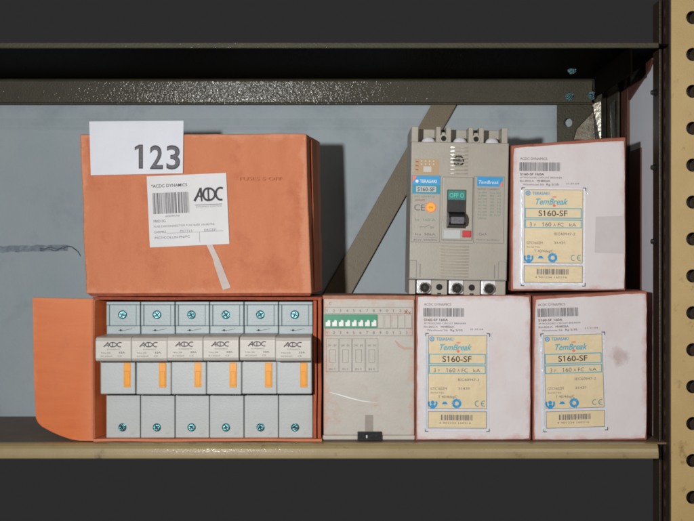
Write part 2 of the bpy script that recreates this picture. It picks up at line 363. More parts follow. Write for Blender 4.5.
# upper shelf
UZ = CZ+211
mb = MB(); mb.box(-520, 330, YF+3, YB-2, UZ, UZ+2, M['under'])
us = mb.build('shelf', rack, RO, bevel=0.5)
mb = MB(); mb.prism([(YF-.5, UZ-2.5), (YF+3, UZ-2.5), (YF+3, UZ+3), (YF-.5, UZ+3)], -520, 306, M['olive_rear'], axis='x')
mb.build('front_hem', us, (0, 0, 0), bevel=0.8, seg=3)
mb = MB()
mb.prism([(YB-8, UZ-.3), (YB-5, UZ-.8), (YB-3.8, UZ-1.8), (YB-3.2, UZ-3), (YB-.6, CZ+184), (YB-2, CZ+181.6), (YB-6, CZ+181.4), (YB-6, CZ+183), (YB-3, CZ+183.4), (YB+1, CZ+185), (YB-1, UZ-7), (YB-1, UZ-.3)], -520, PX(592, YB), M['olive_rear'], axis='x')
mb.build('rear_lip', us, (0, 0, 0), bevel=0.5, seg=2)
mb = MB()   # side flange running towards the camera
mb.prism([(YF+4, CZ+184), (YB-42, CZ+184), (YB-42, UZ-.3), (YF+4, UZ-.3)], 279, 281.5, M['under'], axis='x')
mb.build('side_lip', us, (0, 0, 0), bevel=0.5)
for o in (sh, us):
    for c in o.children: c.location = (0, 0.1, 0) if False else c.location
# children of the shelf meshes share the rack origin
for o in (sh, us):
    for c in o.children:
        for v in c.data.vertices: v.co -= Vector(RO)*MM
# diagonal strap brace
def q(x, y, Y): return (PX(x, Y), PZ(y, Y))
SY = 197
mb = MB(); mb.prism([q(436, 96, SY), q(461, 96, SY), q(342, 310, SY), q(314, 310, SY)], SY, SY+2, M['olive_strap'])
mb.build('brace', rack, RO, bevel=0.4)
# rear post: plate with one hole plus a flange turned to the front
mb = MB()
x0, x1 = PX(557, YB+4), PX(606, YB+4); PW = x1-x0; cx = (x0+x1)/2
hz = PZ(122, YB+4); hx = PX(568, YB+4)
cells = [(-22, hz-16), (hz+16, UZ-1)]
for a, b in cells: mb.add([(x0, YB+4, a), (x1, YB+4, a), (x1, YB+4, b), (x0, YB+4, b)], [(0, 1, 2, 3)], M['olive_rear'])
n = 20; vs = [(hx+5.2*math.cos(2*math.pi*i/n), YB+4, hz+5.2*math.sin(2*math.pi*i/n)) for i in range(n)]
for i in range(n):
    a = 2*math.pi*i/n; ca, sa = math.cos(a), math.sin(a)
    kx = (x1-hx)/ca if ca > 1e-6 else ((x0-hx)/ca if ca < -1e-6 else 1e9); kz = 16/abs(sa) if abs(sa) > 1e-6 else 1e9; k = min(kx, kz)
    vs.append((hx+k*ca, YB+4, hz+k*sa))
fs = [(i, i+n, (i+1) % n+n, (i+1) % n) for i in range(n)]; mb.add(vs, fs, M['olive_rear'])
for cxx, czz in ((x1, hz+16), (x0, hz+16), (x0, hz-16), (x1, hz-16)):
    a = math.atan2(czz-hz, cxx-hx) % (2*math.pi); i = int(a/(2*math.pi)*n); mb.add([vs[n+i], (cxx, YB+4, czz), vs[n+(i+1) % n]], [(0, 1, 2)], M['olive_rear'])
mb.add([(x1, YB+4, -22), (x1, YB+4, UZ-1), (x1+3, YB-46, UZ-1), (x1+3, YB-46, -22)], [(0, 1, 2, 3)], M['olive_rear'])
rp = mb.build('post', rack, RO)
sm = rp.modifiers.new('solid', 'SOLIDIFY'); sm.thickness = 0.002; sm.offset = 0
rp['label'] = 'dark olive rear post with one round hole'
# corner bracket with folded glossy edges
mb = MB()
for (a, b, c, d, y0, y1) in (((610, 104), (615, 99), (616, 142), (612, 142), YB-46, YB-52), ((592, 104), (601, 100), (601, 142), (595, 142), YB-2, YB-6), ((601, 98), (606, 96), (606, 142), (602, 142), YB-12, YB-8)):
    mb.hexa([(*q(*a, y0)[:1], y0, q(*a, y0)[1]), (q(*b, y1)[0], y1, q(*b, y1)[1]), (q(*c, y1)[0], y1, q(*c, y1)[1]), (q(*d, y0)[0], y0, q(*d, y0)[1]),
             (q(*a, y0)[0], y0+2, q(*a, y0)[1]), (q(*b, y1)[0], y1+2, q(*b, y1)[1]), (q(*c, y1)[0], y1+2, q(*c, y1)[1]), (q(*d, y0)[0], y0+2, q(*d, y0)[1])], M['steel']); mb.build('bracket', rack, RO, bevel=0.4, wob=0.6); mb = MB()
# crumpled gusset plate
g = [(574, 139), (577, 128), (586, 118), (592, 112), (596, 106), (600, 107), (599, 122), (601, 140)]
mb.prism([q(x, y, YB-1) for x, y in g], YB-1.5, YB+1, M['steel'])
mb.build('gusset', rack, RO, bevel=0.6, wob=0.8)
def hexbolt(x, y, Y, parent, tilt=0.0, L=10):
    b = MB(); X, Z = PX(x, Y), PZ(y, Y)
    b.cyl(0, 0, 6.6, -2, 0, M['zinc_dull'], 24); b.cyl(0, 0, 5.0, -6, -2, M['zinc_dull'], 6); b.cyl(0, 0, 2.8, -L, -6, M['zinc_dull'], 14, 2.5)
    o = b.build('bolt', parent, bevel=0.35); o.scale = (.74, .8, .74); o.location = (Vector((X, Y, Z))-Vector(RO))*MM; o.rotation_euler = (R(14), tilt, R(-10)); return o
hexbolt(569.5, 96, YB-1, rack, 0.3)
hexbolt(592, 95, YB-4, rack, 0.9, 16)
hexbolt(620, 73, 120, rack, 0.2, 12)
hexbolt(572, 69, 120, rack, 0.5, 9)
# front post, perforated face + flange
FX = PX(671, YF-3); yF = YF-3; pitch = 36.9/(D/(D+yF))
mb = MB(); h0 = PZ(423, yF)-pitch/2-5*pitch
holed_strip(mb, 19, pitch, 42, 6.6, M['post'], lambda u, v: (FX+21+u, yF, v), first=h0)
fl = MB(); 
holed_strip(fl, 38, pitch/2, 32, 3.0, M['dark_paint'], lambda u, v: (FX, yF+18-u, v), first=h0, rz=5.4)
fo_ = fl.build('post_flange', rack, RO); sm = fo_.modifiers.new('solid', 'SOLIDIFY'); sm.thickness = 0.002; sm.offset = 0
fp = mb.build('post', rack, RO); sm = fp.modifiers.new('solid', 'SOLIDIFY'); sm.thickness = 0.002; sm.offset = 0
fp['label'] = 'beige perforated front post'
bm = bmesh.new(); bm.from_mesh(fp.data); bmesh.ops.remove_doubles(bm, verts=bm.verts, dist=2e-5); bm.to_mesh(fp.data); bm.free()
# inner channel just behind the flange
mb = MB(); mb.box(FX-5.5, FX-3, yF+22, yF+46, -150, 440, M['dark_paint']); mb.build('inner_channel', rack, RO, bevel=0.5)
mb = MB(); mb.box(FX+4, FX+46, yF+16, yF+18, -150, 440, M['dark_paint']); mb.build('inner_channel', rack, RO, bevel=0.5)  # dark sheet added behind the post holes to deepen their shade
for yy in (92, 167, 241):
    b = MB(); b.cyl(0, 0, 4.2, -2.6, 0, M['black'], 6); b.cyl(0, 0, 2.4, -5, -2.6, M['steel'], 12)
    o = b.build('bolt', rack, bevel=0.3); o.location = (Vector((FX-5.6, yF+34, PZ(yy, yF+34)))-Vector(RO))*MM; o.rotation_euler = (0, 0, R(-90))

# white board standing at the right side
sb = MB(); sb.box(-1.5, 1.5, -80, 72, 0, CZ+206, M['board'])
board = sb.build('side_board', loc=(314.5, 100, 0.2), bevel=0.4)
tag(board, 'tall white side board with brown rear edge, standing behind the perforated post', 'board')
e = MB(); e.box(-4.5, -1.7, 22, 70, 0, CZ+206, M['board_brown']); e.build('edge_strip', board, bevel=0.5)
e = MB(); e.box(-3.0, -1.7, -30, 21.5, 0, PZ(146, 60), M['board_brown']); e.build('lower_panel', board, bevel=0.5)  # brown sheet added as the painted shadow of the top white box
e = MB(); e.prism([(19, CZ+176.6), (22, CZ+191), (-33, CZ+203.5), (-80, CZ+206), (-80, CZ+204), (-66, CZ+196)], -4.4, -1.7, M['board_brown'], axis='x'); e.build('top_rim', board, bevel=0.4)

# ================================================================== UPPER ORANGE CARTON
def dz(x, y, Y=0): return (PX(x, Y), Y, PZ(y, Y))
O = (-150, 50, 144)
big = thing('cardboard_box', O, 'closed orange cardboard box with a white shipping label, lying on the open carton', 'cardboard box')
m = MB()
F = [dz(80, 134), dz(306, 133), dz(311, 295), dz(86, 296)]
Bk = [dz(92, 142, 112), dz(320, 141, 112), dz(322.5, 279, 112), dz(98, 279, 112)]
F[2] = (F[2][0], 0, 146.5); F[3] = (F[3][0], 0, 146.5); Bk[2] = (Bk[2][0], 112, 146.5); Bk[3] = (Bk[3][0], 112, 146.5)
m.hexa(F+Bk, edge_worn('kraft_o', -115, 107, 4, 161, rgb(226, 158, 124), .03))  # worn edges; the same pale tint paints light onto the right face
body = m.build('box_body', big, O, bevel=1.6, seg=3, sub=14, wob=0.9)
m = MB()   # bottom flaps showing as a ragged lower edge
m.hexa([(PX(88), -1.4, 147.2), (PX(311), -1.4, 147.4), (PX(310), -2.2, 144.6), (PX(92), -2.2, 144.4), (PX(88), 40, 146.4), (PX(311), 40, 146.4), (PX(310), 40, 144.2), (PX(92), 40, 144.2)], M['kraft_edge'])
m.build('bottom_flap', big, O, bevel=0.5, sub=8, wob=0.5)
m = MB()   # glued side seam, standing proud on the right face
m.hexa([(PX(311.4, 22), 22, PZ(139, 22)), (PX(316.6, 72), 72, PZ(140, 72)), (PX(320.2, 72), 72, 150), (PX(315.2, 22), 22, 150),
        (PX(310, 22), 24, PZ(139, 22)), (PX(314, 72), 74, PZ(140, 72)), (PX(318, 72), 74, 150), (PX(314, 22), 24, 150)], M['kraft_o'])
m.build('side_seam', big, O, bevel=0.4, sub=6, wob=0.6)
m = MB()   # faint stamp on the front
m.text('FUSES 5 OFF', PX(240), PZ(180), 3.6, 0, M['stamp'], width=42)
st = m.build('faded_stamp', big, O); st.location = (0, -2.2*MM, 0)

# shipping label
m = MB(); y = 0
m.box(0, 79.5, 0, 0.3, 0, 71, M['paper'])
K = M['ink']; S = M['ink_soft']; G = M['ink_mid']
m.text('*ACDC DYNAMICS', 4, 59.5, 3.2, -.12, K, width=36, bold=0.01)
m.barcode(5, 33, 41, 54, -.12, K, 3, 0.5, 0.62)
m.text('6009678', 17, 29.6, 1.9, -.12, S, width=14)
def acdc(m, x, z, w_, h, y, mm, t=None):
    t = t or h*0.17
    u = w_/28.0; v = h/13.0
    P = lambda a, b: (x+a*u, z+b*v)
    m.stroke([P(0, 0.6), P(3.4, 6), P(6.4, 12.6)], [t*1.5, t*1.3, t*1.0], y, mm)
    m.stroke([P(6.6, 12.8), P(6.9, 6), P(7.2, 0)], [t*1.2, t*1.2, t*.9], y-.03, mm)
    m.stroke([P(1.6, 3.4), P(4.4, 5.4), P(6.8, 4.0)], t*.9, y-.06, mm)
    arc = lambda cx, cz, rx, rz, a, b, n=18: [P(cx+rx*math.cos(R(a+(b-a)*i/n)), cz+rz*math.sin(R(a+(b-a)*i/n))) for i in range(n+1)]
    m.stroke(arc(13.4, 6.4, 4.6, 5.6, 62, 300), t*1.2, y, mm)
    m.stroke([P(13.8, 1.2), P(13.8, 11.8)], t, y-.03, mm)
    m.stroke(arc(13.9, 6.4, 6.2, 5.6, -88, 88), t*1.15, y-.06, mm)
    m.stroke(arc(25.6, 6.4, 4.6, 5.6, 58, 290), t*1.2, y, mm)
acdc(m, 46.5, 43.5, 29, 14, -.12, K, 1.75)
m.rect(47, 39.9, 74, 40.5, -.12, G); m.text('DYNAMICS CONTROL', 48, 37.6, 1.5, -.12, S, width=26)
m.text('M8D-SG', 5, 24.6, 2.7, -.12, G, width=12)
m.text('FUSE DISCONNECTOR FUSE BASE 10x38 PNL', 5, 19.6, 2.0, -.12, S, width=61)
m.text('EARMILL', 5.5, 13.8, 2.4, -.12, G, width=12); m.text('MCT13.5', 31, 13.8, 2.4, -.12, G, width=12); m.text('DRG321', 55, 13.8, 2.4, -.12, G, width=12)
m.rect(18, 13.2, 74, 13.5, -.12, S)
m.text('MCF/COLLIN PN/PC', 5.5, 8, 2.5, -.12, G, width=35)
m.rect(50, 3, 50.3, 13, -.12, S)
lab = m.build('shipping_label', big); lab.location = (Vector((PX(150.2), -2.0, PZ(247)))-Vector(O))*MM; lab.rotation_euler = (0, R(-2.6), 0)
lab.modifiers.new('b', 'BEVEL').width = 0.00005
m = MB(); pts = [(206, 243), (212, 243), (217, 253), (221, 262), (224, 270), (231, 287), (223, 289.5), (219, 278), (215, 266), (213, 258)]
m.prism([(PX(a), PZ(b)) for a, b in pts], -1.5, -1.3, M['tape']); m.build('torn_strip', big, O)

# number card hung on the top front edge of the carton
m = MB(); CO = (PX(90), -3.6, PZ(175))
m.hexa([(0, 0.0, 53.6), (94, 0.0, 54.4), (93.4, 0, 2), (1.6, 0, 0)]+[(0, .8, 53.6), (94, .8, 54.4), (93.4, .8, 2), (1.6, .8, 0)], M['card'])
for k_, (mt, g_) in enumerate(((M['ink'], 0), (M['ink_mid'], .9))):
    m.poly([(49.4+g_, 6.6+g_), (53.6-g_, 6.6+g_), (53.6-g_, 30.6-g_), (49.8+g_*.4, 30.6-g_), (45.4+g_, 28.2-g_*.6), (45.4+g_, 25+g_*.4), (49.4+g_, 26.6+g_*.3)][::-1][::-1], -.12-.08*k_, mt)
for ch, a, b in (('2', 150.6, 163.6), ('3', 167, 180.6)):
    m.text(ch, a-90, 6.6, 24.0, -.12, M['ink'], width=b-a, bold=0.02)
    m.text(ch, a-90+.9, 7.3, 22.6, -.2, M['ink_mid'], width=b-a-1.8, bold=0.0)
card = m.build('number_card', loc=CO)
tag(card, 'white card reading 123 fixed over the top edge of the closed orange box', 'card')

# ================================================================== LOWER OPEN CARTON
O = (-140, 50, 0.2)
car = thing('open_carton', O, 'open orange cardboard carton with its left flap folded out, holding six fuse holders', 'cardboard box')
KE = M['kraft_b']; KF = M['kraft_f']
m = MB(); m.box(-252, -25, -8, 105, 0.2, 2.6, M['kraft_o']); m.build('bottom_panel', car, O, bevel=0.5, sub=10, wob=0.5)
m = MB(); m.box(-253, -25, -5, 105, 140.6, 143.6, M['kraft_edge']); m.build('top_panel', car, O, bevel=0.5, sub=10, wob=0.4)
m = MB(); m.hexa([(-253.5, -6, 140.4), (-251, -7, 140.4), (-251, -7, 2.8), (-253.5, -6, 2.8), (-246, 26, 140.4), (-243.3, 25, 140.4), (-243.3, 25, 2.8), (-246, 26, 2.8)], M['kraft_f']); m.box(-246, -243, 26, 105, 2.8, 140.4, M['kraft_f']); m.build('side_panel', car, O, bevel=0.5, sub=8, wob=0.3)
m = MB(); m.box(-29, -25.6, -6, 105, 2.8, 142.4, M['kraft_w']); m.box(-33.5, -30.2, -9, 70, 3.2, 140, M['kraft_w']); m.build('side_panel', car, O, bevel=0.6, sub=8, wob=0.5)
m = MB(); m.box(-250, -34, 102, 105, 2.8, 140.4, M['kraft_edge']); m.build('back_panel', car, O)
m = MB()
KF = edge_worn('kraft_f', -63, -1, 1, 141, rgb(228, 142, 96)); out = [(0, 0.4), (0, 141.5), (-64, 142.5), (-62.5, 60), (-60.5, 22), (-58, 17), (-54, 13.5), (-44, 8.5), (-34, 4.6), (-24, 1.6), (-14, 0.2)]
m.prism(out, -1.5, 1.5, KF)
fo = m.build('front_flap', car, bevel=0.5); fo.location = (Vector((-251.5, -7.5, 0.4))-Vector(O))*MM; fo.rotation_euler = (0, 0, R(-9))
m = MB()
m.box(-2.2, -0.2, -2.1, -1.5, 3, 141, M['kraft_o']); c = m.build('fold_crease', fo, bevel=0.25, sub=4, wob=0.2)

# fuse holders -----------------------------------------------------------------
def screw(name, r, parent, loc, rot, mm=None, depth=1.6):
    b = MB(); mm = mm or M['zinc_blue']
    b.cyl(0, 0, r, -depth*.5, 0.6, mm, 20); b.cyl(0, 0, r, -depth, -depth*.5, mm, 20, r*.72)
    for a in (0, 90):
        ca, sa = math.cos(R(a)), math.sin(R(a)); l, t = r*.62, r*.17
        P = lambda u, v: (u*ca-v*sa, u*sa+v*ca)
        b.poly([P(-l, -t), P(l, -t), P(l, t), P(-l, t)], -depth-.08-.02*(a > 0), M['dark_slot'])
    o = b.build(name, parent); o.location = Vector(loc)*MM; o.rotation_euler = (0, rot, 0); return o
PW = 34.5
def fuse_holder():
    root = thing('fuse_holder', (0, 0, 2.6), '', 'fuse holder')
    g = M['plastic_g']
    b = MB(); b.box(.25, PW-.25, 6, 80, 0, 136, g)
    b.box(.35, PW-.35, 0, 6.2, 0, 42.5, g)                      # lower terminal cover
    # upper terminal block with a raised rim round a recess
    gt = M['plastic_t']; b.box(.35, PW-.35, 1.5, 6.2, 98, 112, gt)
    b.box(.35, PW-.35, 0, 6.2, 133, 136, gt); b.box(.35, 3.2, 0, 6.2, 112, 133, gt); b.box(PW-4.4, PW-.35, 0, 6.2, 112, 133, gt)
    b.box(3.2, PW-4.4, 2.0, 6.2, 112, 133, gt)
    b.build('housing', root, bevel=0.7)
    b = MB()
    b.stroke([(12, 107.4), (17, 107.4)], .5, 1.3, M['ink']); b.stroke([(17, 107.2), (26, 109)], .45, 1.28, M['ink_mid']); b.cyl(14.5, 107.4, 1.1, 1.2, 1.4, M['ink'], 12)
    b.text('10A 500V~', 9, 101.6, 2.2, 1.3, M['ink'], width=16)
    b.build('printed_symbol', root)
    b = MB(); b.box(.2, PW-.2, -25, 6, 46.5, 82, g); b.build('carrier', root, bevel=1.2, seg=3)
    b = MB(); b.prism([(2, 80.5), (-44, 80.5), (-48.6, 81.6), (-50, 84.2), (-50, 100.6), (-48, 103.4), (-44, 104.4), (2, 104.4)], .15, PW-.15, M['plastic_w'], axis='x')
    h = b.build('handle_bar', root, bevel=0.7)
    b = MB(); acdc(b, 8.2, 94.8, 17, 4.8, -50.15, M['ink_logo'], 0.85)
    b.text('DYNAMICS', 11.5, 92.0, 1.25, -50.15, M['ink_mid'], width=12)
    b.text('10x38', 5.5, 88.6, 1.4, -50.15, M['ink_soft'], width=9); b.text('32A', 22.5, 88.8, 1.7, -50.15, M['ink_mid'], width=6, bold=.02)
    b.text('IEC60269', 5.5, 85.4, 1.4, -50.15, M['ink_soft'], width=11); b.text('CE', 21.5, 85.4, 1.5, -50.15, M['ink_mid'], width=4)
    b.build('print', h)
    b = MB(); b.box(22.8, 29.6, -26.2, -24, 53.4, 77.2, M['amber']); b.box(23.9, 28.5, -26.7, -26, 55.2, 69, M['amber']); b.build('indicator_window', root, bevel=0.4)
    screw('screw', 4.4, root, (16.2, 2.4, 123), R(20)); screw('screw', 4.1, root, (16.6, -0.2, 10.5), R(50))
    return root
def copy_tree(o, parent=None):
    c = o.copy(); COL.objects.link(c)
    if parent: c.parent = parent
    for ch in list(o.children): copy_tree(ch, c)
    return c
fh = fuse_holder()
places = ['leftmost of the six grey fuse holders, next to the folded-out orange flap',
          'second grey fuse holder from the left in the open carton',
          'third grey fuse holder from the left in the open carton',
          'fourth grey fuse holder from the left in the open carton',
          'fifth grey fuse holder from the left, last but one in the carton',
          'rightmost of the six grey fuse holders, against the carton wall beside the dusty module']
for i in range(6):
    o = fh if i == 0 else copy_tree(fh)
    o.location = Vector((-241+i*PW, random.uniform(-.6, .6), 2.7))*MM; o['label'] = places[i]; o['group'] = 'fuse holders in the open carton'
for o in [x for x in bpy.data.objects if x.name.startswith('fuse_holder')]:
    for c in o.children:
        if c.name.startswith(('carrier', 'handle_bar')): c.location = (0, random.uniform(-.0007, .0007), random.uniform(-.0004, .0004)); c.rotation_euler = (0, R(random.uniform(-.25, .25)), R(random.uniform(-.6, .6)))
        if c.name.startswith('screw'): c.rotation_euler = (random.uniform(-.12, .12), random.uniform(0, 1.5), random.uniform(-.12, .12))

# ================================================================== DUSTY SWITCH MODULE
O = (PX(369), 40, 0.2)
mod = thing('relay_module', O, 'dusty pale grey module with a green switch bank, right of the open carton', 'electrical module')
def lx(px): return PX(px)
def lz(py): return PZ(py)
m = MB(); m.box(lx(323.5), lx(414.5), 0, 78, 5, 144, edge_worn('plastic_m', -44, 44, 2, 142, rgb(196, 150, 126), .03)); m.box(lx(322.5), lx(415), 2, 78, 0.2, 5, M['plastic_m'])
case = m.build('case', mod, O, bevel=1.1, seg=3)
m = MB(); m.hexa([(lx(323), -.8, 144.9), (lx(415), -.8, 144.7), (lx(415), -.8, 140.6), (lx(323), -.8, 141.6)]+[(lx(323), 76, 144.9), (lx(415), 76, 144.7), (lx(415), 76, 144.2), (lx(323), 76, 144.2)], M['dust_tan'])
m.build('dust_cover', mod, O, bevel=0.4, sub=6, wob=0.5)
m = MB(); L_ = M['ink_soft']; y0 = -.15
m.frame(lx(325), lz(335.5), lx(412.5), lz(306.5), .35, y0, L_)
m.rect(lx(325), lz(313.4), lx(412.5), lz(313), y0, L_); m.rect(lx(325), lz(328.2), lx(412.5), lz(327.8), y0, L_)
for i in range(13):
    x = lx(326.5+i*6.62); d = str((i+1) % 10)
    m.text(d, x, lz(311.6), 3.0, y0, M['ink_mid']); m.text(d, x, lz(333.6), 3.0, y0, M['ink_mid'])
for i in range(4):
    a = lx(326+i*13.2); m.frame(a, lz(371.5), a+12.6, lz(338), .3, y0, L_)
    m.frame(a+3.2, lz(362), a+9.4, lz(349), .3, y0, L_)
    m.text('24V', a+2, lz(346), 2.2, y0, L_, width=3.4); m.text('0V', a+7.6, lz(346), 2.2, y0, L_, width=3)
    m.text('IN %d' % (i+1), a+3, lz(369.6), 2, y0, L_, width=6)
m.text('C', lx(329), lz(304), 2.6, y0, L_)
for xx, zz, ss in ((404, 313, 1), (408, 313.6, .8)): m.text('x', lx(xx), lz(zz), 5*ss, y0-.1, M['kraft_b'], bold=.02)
m.build('face_print', mod, O)
m = MB(); pts = [(329, 391.5), (338, 394), (350, 397.5), (362, 400.5), (378, 402.4)]
m.stroke([(lx(a), lz(b)) for a, b in pts], [.3, .8, 1.1, .8, .2], -.18, M['white'])
m.build('scratch', mod, O); m = MB()
m.stroke([(lx(a), lz(b)) for a, b in ((395, 340), (399, 345), (404, 348), (410, 347.6), (414, 348.5))], [1, 3, 2.4, 3, 1.5], -.2, M['dust'])
m.build('dust_mark', mod, O)
m = MB(); m.box(lx(324.4), lx(377.2), -1.6, 1, lz(327.4), lz(314), M['green'])
dip = m.build('switch_bank', mod, O, bevel=0.3)
for i in range(8):
    b = MB(); w_ = 4.8; x = lx(325.7+i*6.55)
    b.prism([(0, 0), (w_, 0), (w_, 5.6), (w_*.55, 6.6), (w_*.3, 4.2), (0, 4.4)], -1.4, 0, M['white'])
    o = b.build('toggle', dip, bevel=0.2); o.location = (Vector((x, -1.7, lz(325.6)))-Vector(O))*MM
m = MB()
for i in range(5): m.box(lx(378+i*6.9), lx(384+i*6.9), -1.1, 1, lz(327.4), lz(314.4), M['plastic_m'])
m.build('blank_switch_slots', mod, O, bevel=0.4)
m = MB(); m.box(lx(365), lx(373), -.5, .5, lz(434), lz(414.5), M['greytape']); m.build('grey_tape', mod, O)
m = MB(); m.box(lx(357.5), lx(381.5), -4, 2, 0.4, 9.2, M['black']); m.box(lx(366), lx(367.4), -4.6, -4, 3, 6, M['chrome']); m.build('rail_clip', mod, O, bevel=0.7)

# ================================================================== WHITE PRODUCT BOXES
def product_label():
    b = MB(); K, S, G = M['ink'], M['ink_soft'], M['ink_mid']; C = M['cream']; BL = M['cyan']
    X = lambda p: p-415.0
    Z = lambda p: 441.0-p
    b.text('ACDC DYNAMICS', X(422.5), Z(305.6), 2.6, -.15, G, width=27)
    b.barcode(X(422), Z(316.6), X(463), Z(308), -.15, G, 5, .55, .66)
    b.text('S160-SF 160A', X(422.5), Z(321), 2.5, -.15, K, width=24, bold=.01)
    b.text('3P MOULDED CIRCUIT BREAKER', X(422.5), Z(324), 1.7, -.15, G, width=42)
    b.text('Bin:B02:A', X(422.5), Z(327.6), 2.0, -.15, G, width=14); b.text('MH8026A', X(439.5), Z(327.6), 2.2, -.15, K, width=13)
    b.text('Warehouse Stk', X(425.5), Z(331), 2.0, -.15, G, width=21); b.text('Rg 5/35', X(449), Z(331), 2.1, -.15, K, width=12)
    b.text('31:31:04', X(468.5), Z(329.8), 1.7, -.15, S, width=13)
    b.rect(X(422.4), Z(431), X(488), Z(334), -.12, M['clear'])
    b.rect(X(427), Z(408.6), X(485.6), Z(335), -.3, C); b.rect(X(427), Z(428), X(485.6), Z(411), -.3, C)
    y = -.42
    b.frame(X(427), Z(408.6), X(485.6), Z(335), .45, y, G); b.frame(X(427), Z(428), X(485.6), Z(411), .5, y, G)
    b.cyl(X(430.6), Z(338.8), 2.5, y-.1, y+.02, M['blue'], 20); b.ring(X(430.6), Z(338.8), .9, 1.5, y-.16, C, 16)
    b.text('TERASAKI', X(434.8), Z(340.4), 3.2, y, M['blue'], width=17, bold=.02)
    b.text('TemBreak', X(438.5), Z(350), 6.2, y, BL, width=32, bold=.018, shear=.35)
    b.cyl(X(456.8), Z(351), 1.5, y-.12, y, M['orange'], 12); b.rect(X(455), Z(343), X(459), Z(341.9), y, M['orange'])
    for a, c in ((353.6, 364), (365, 373.6)):
        b.frame(X(427.6), Z(c), X(484.4), Z(a), .9, y-.04, BL)
    b.text('S160-SF', X(455.6), Z(361.6), 6.0, y, K, width=29, bold=.008, align='c')
    b.text('3', X(432.5), Z(372), 4.2, y, G); b.text('P', X(437), Z(371.8), 2.6, y, S); b.text('160', X(445), Z(372), 4.4, y, G, width=9)
    b.text('A', X(456), Z(371.6), 2.8, y, G); b.text('FC', X(460.5), Z(372), 4.0, y, G, width=6); b.text('kA', X(472), Z(371.8), 3.4, y, S, width=7)
    b.text('IEC60947-2', X(457), Z(380.6), 2.6, y, G, width=21); b.text('GTC160ZM', X(429.5), Z(389.6), 2.6, y, G, width=16); b.text('31431', X(457), Z(389.4), 2.5, y, G, width=11)
    b.text('Serial No.', X(429.5), Z(393.2), 1.6, y, S, width=14); b.text('T 40/4degC', X(437), Z(397.8), 2.7, y, G, width=19)
    # hands sign, small bridge sign, recycling arrows, CE
    bl = M['blue']; cx, cz = X(431.6), Z(403.2)
    b.cyl(cx, cz+1, 1.9, y-.1, y, bl, 16)
    b.ring(cx, cz, 3.0, 4.9, y, bl, 20, 150, 390); b.stroke([(cx-1, cz-5), (cx-.6, cz-1)], 1.6, y-.02, bl); b.stroke([(cx+1.2, cz-5), (cx+.8, cz-1)], 1.6, y-.02, bl)
    b.poly([(X(440.6), Z(404)), (X(446.6), Z(404)), (X(445), Z(401.4)), (X(442.2), Z(401.4))], y, bl)
    cx = X(455.6)
    for a in (80, 200, 320):
        b.ring(cx, cz, 2.1, 4.7, y, bl, 8, a, a+88)
        aa = R(a+92); t = (cx+3.4*math.cos(aa), cz+3.4*math.sin(aa)); d = (-math.sin(aa), math.cos(aa)); nn = (math.cos(aa), math.sin(aa))
        b.poly([(t[0]-nn[0]*2, t[1]-nn[1]*2), (t[0]+nn[0]*2, t[1]+nn[1]*2), (t[0]+d[0]*2.3, t[1]+d[1]*2.3)], y-.03, bl)
    tl = M['teal_b']
    b.ring(X(476.6), cz, 2.3, 3.0, y, tl, 14, 70, 290); b.ring(X(482.8), cz, 2.3, 3.0, y, tl, 14, 70, 290); b.rect(X(480.2), cz-.3, X(482.8), cz+.3, y-.02, tl)
    b.barcode(X(440), Z(420), X(471.5), Z(414.4), y, G, 9, .6, .8); b.text('4 901234 160316', X(438), Z(423.6), 1.9, y, S, width=32)
    for ax, az, sx, sz in ((424, 333, 1, -1), (488.6, 333, -1, -1), (424, 431.6, 1, 1), (488.6, 431.6, -1, 1)):
        x, z = X(ax), Z(az)
        b.poly([(x, z), (x+sx*3.4, z), (x+sx*3.4, z+sz*.8), (x+sx*.8, z+sz*.8), (x+sx*.8, z+sz*3.4), (x, z+sz*3.4)][::(1 if sx*sz > 0 else -1)], -.2, K)
    # crinkled cellophane glints down the left edge
    r = random.Random(4)
    def roll(x_, z0_, z1_, rad, sd):
        n_ = 26; vs = []
        for i in range(n_+1):
            z = z0_+(z1_-z0_)*i/n_; w_ = noise.noise(Vector((i*.5, sd, 0)))*.7; q_ = rad*(.7+.6*abs(noise.noise(Vector((i*.8, sd, 4)))))
            for k in range(5):
                a_ = math.pi*k/4; vs.append((x_+w_-q_*1.3*math.cos(a_), -.14-q_*math.sin(a_), z))
        b.add(vs, [(5*i+k, 5*i+k+1, 5*i+k+6, 5*i+k+5) for i in range(n_) for k in range(4)], M['clear'])
    roll(X(424.9), Z(430), Z(336), .95, 1.3); roll(X(489.8), Z(340), Z(332), .5, 2.3)
    return b
plab = product_label()
